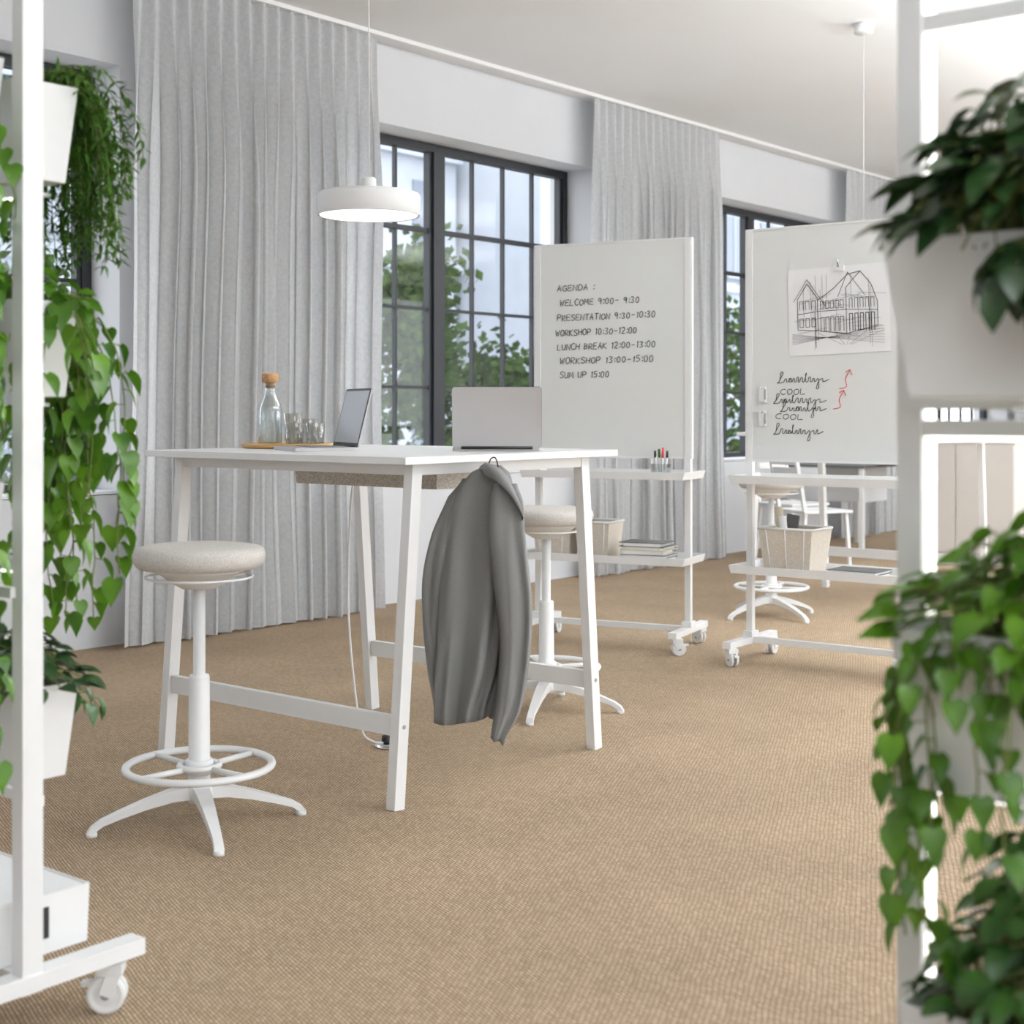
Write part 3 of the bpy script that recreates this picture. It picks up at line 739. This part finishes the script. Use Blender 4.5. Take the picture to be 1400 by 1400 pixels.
plant('potted_pothos',(RX+.25,RY-.105,.715),pr,22,g2)
def g3(b,rnd,d):
    crown(b,rnd,(0.02,0,d[2]-.02),(d[0],.26),380,.27,.036,'leafr','round',sx=.5,sy=.6)
    for k in range(22): vine(b,rnd,(rnd.uniform(-.17,.2),-.07,d[2]-.01),(rnd.uniform(-.2,.4),-1,0),rnd.choice([.1,.2,.3]),.035,'leafr','round',gap=.02,push=.2)
    for k in range(5): vine(b,rnd,(-.19,rnd.uniform(-.06,.06),d[2]-.02),(-1,0,0),rnd.choice([.1,.2]),.035,'leafr','round',gap=.02,push=.1,up=0)
plant('potted_peperomia',(RX+.265,RY-.105,.245),pr,23,g3)

# ---------------------------------------------------------------- background furniture
def chair(x,y,rz):
    b=B()
    b.box((0,0,.445),(.42,.41,.02),'white')
    for sx in(-1,1):
        b.beam((sx*.19,-.19,0),(sx*.17,-.17,.44),.028,.028,(1,0,0),'white'); b.beam((sx*.19,.22,0),(sx*.17,.17,.44),.028,.028,(1,0,0),'white')
        b.beam((sx*.18,.18,.44),(sx*.18,.25,.82),.025,.03,(1,0,0),'white')
    for z,yy in((.56,.203),(.65,.22),(.74,.235),(.81,.25)): b.box((0,yy,z),(.35,.014,.05),'white')
    b.finish('slatted_chair',(x,y,0),rz,.004)
chair(-5.05,9.75,2.6); chair(-5.55,10.35,1.3)
b=B(); b.box((0,0,.73),(.7,1.3,.025),'book2')
for sx in(-1,1):
    for sy in(-1,1): b.box((sx*.31,sy*.6,.359),(.04,.04,.718),'white')
b.box((-.1,.1,.56),(.4,.45,.3),'white'); b.box((-.1,-.128,.56),(.36,.008,.12),'top')
b.finish('desk',(-5.5,11.45,0),0,.003)
b=B(); b.box((0,0,.50),(.92,.40,.88),'panel'); b.box((0,0,.955),(.96,.44,.03),'white'); b.box((0,0,.03),(.88,.36,.06),'white')
for k in(-1,1): b.box((k*.23,-.205,.5),(.45,.012,.84),'panel')
b.finish('sideboard',(-4.45,11.15,0),0,.003)

# ---------------------------------------------------------------- fill lights added out of view to brighten the ceiling, with made-up housings
for k,(lx,ly,en) in enumerate([(1.2,0.0,100),(1.2,3.6,150),(1.2,7.2,190),(1.2,11.0,190),(1.2,15.0,190),(-1.8,6.6,165),(-1.8,9.4,165),(-1.8,12.2,150)]):
    e=empty('linear_pendant_lamp',(lx,ly,2.75))
    b=B(); b.open_box((0,0,0),(.22,2.2,.05),.006,'white',1)
    for s_ in(-1,1): b.cyl((0,s_*.9,.006),(0,s_*.9,H-2.75),.002,.002,'white',6)
    b.finish('housing',(lx,ly,2.75),0,.002,parent=e)
    ld=bpy.data.lights.new('uplight','AREA'); ld.shape='RECTANGLE'; ld.size=.19; ld.size_y=2.1; ld.energy=en; ld.color=(.93,.97,1)
    lo=bpy.data.objects.new('uplight',ld); bpy.context.scene.collection.objects.link(lo); lo.location=(lx,ly,2.80); lo.rotation_euler=(math.pi,0,0)
    lo.parent=e; lo.matrix_parent_inverse=e.matrix_world.inverted()

# ---------------------------------------------------------------- world & light
w=bpy.data.worlds.new('World'); bpy.context.scene.world=w; w.use_nodes=True
nt=w.node_tree; bg=nt.nodes['Background']; bg.inputs['Color'].default_value=(.90,.95,1,1); bg.inputs['Strength'].default_value=3.7

# ---------------------------------------------------------------- camera
cam=bpy.data.cameras.new('camera'); co=bpy.data.objects.new('camera',cam); bpy.context.scene.collection.objects.link(co)
co.location=(0,0,1.19); co.rotation_euler=(math.pi/2,0,A); cam.sensor_width=36; cam.lens=1987/1400*36; cam.shift_y=-.1
cam.dof.use_dof=True; cam.dof.focus_distance=5.2; cam.dof.aperture_fstop=4.0
cam.clip_start=.05; cam.clip_end=300
bpy.context.scene.camera=co
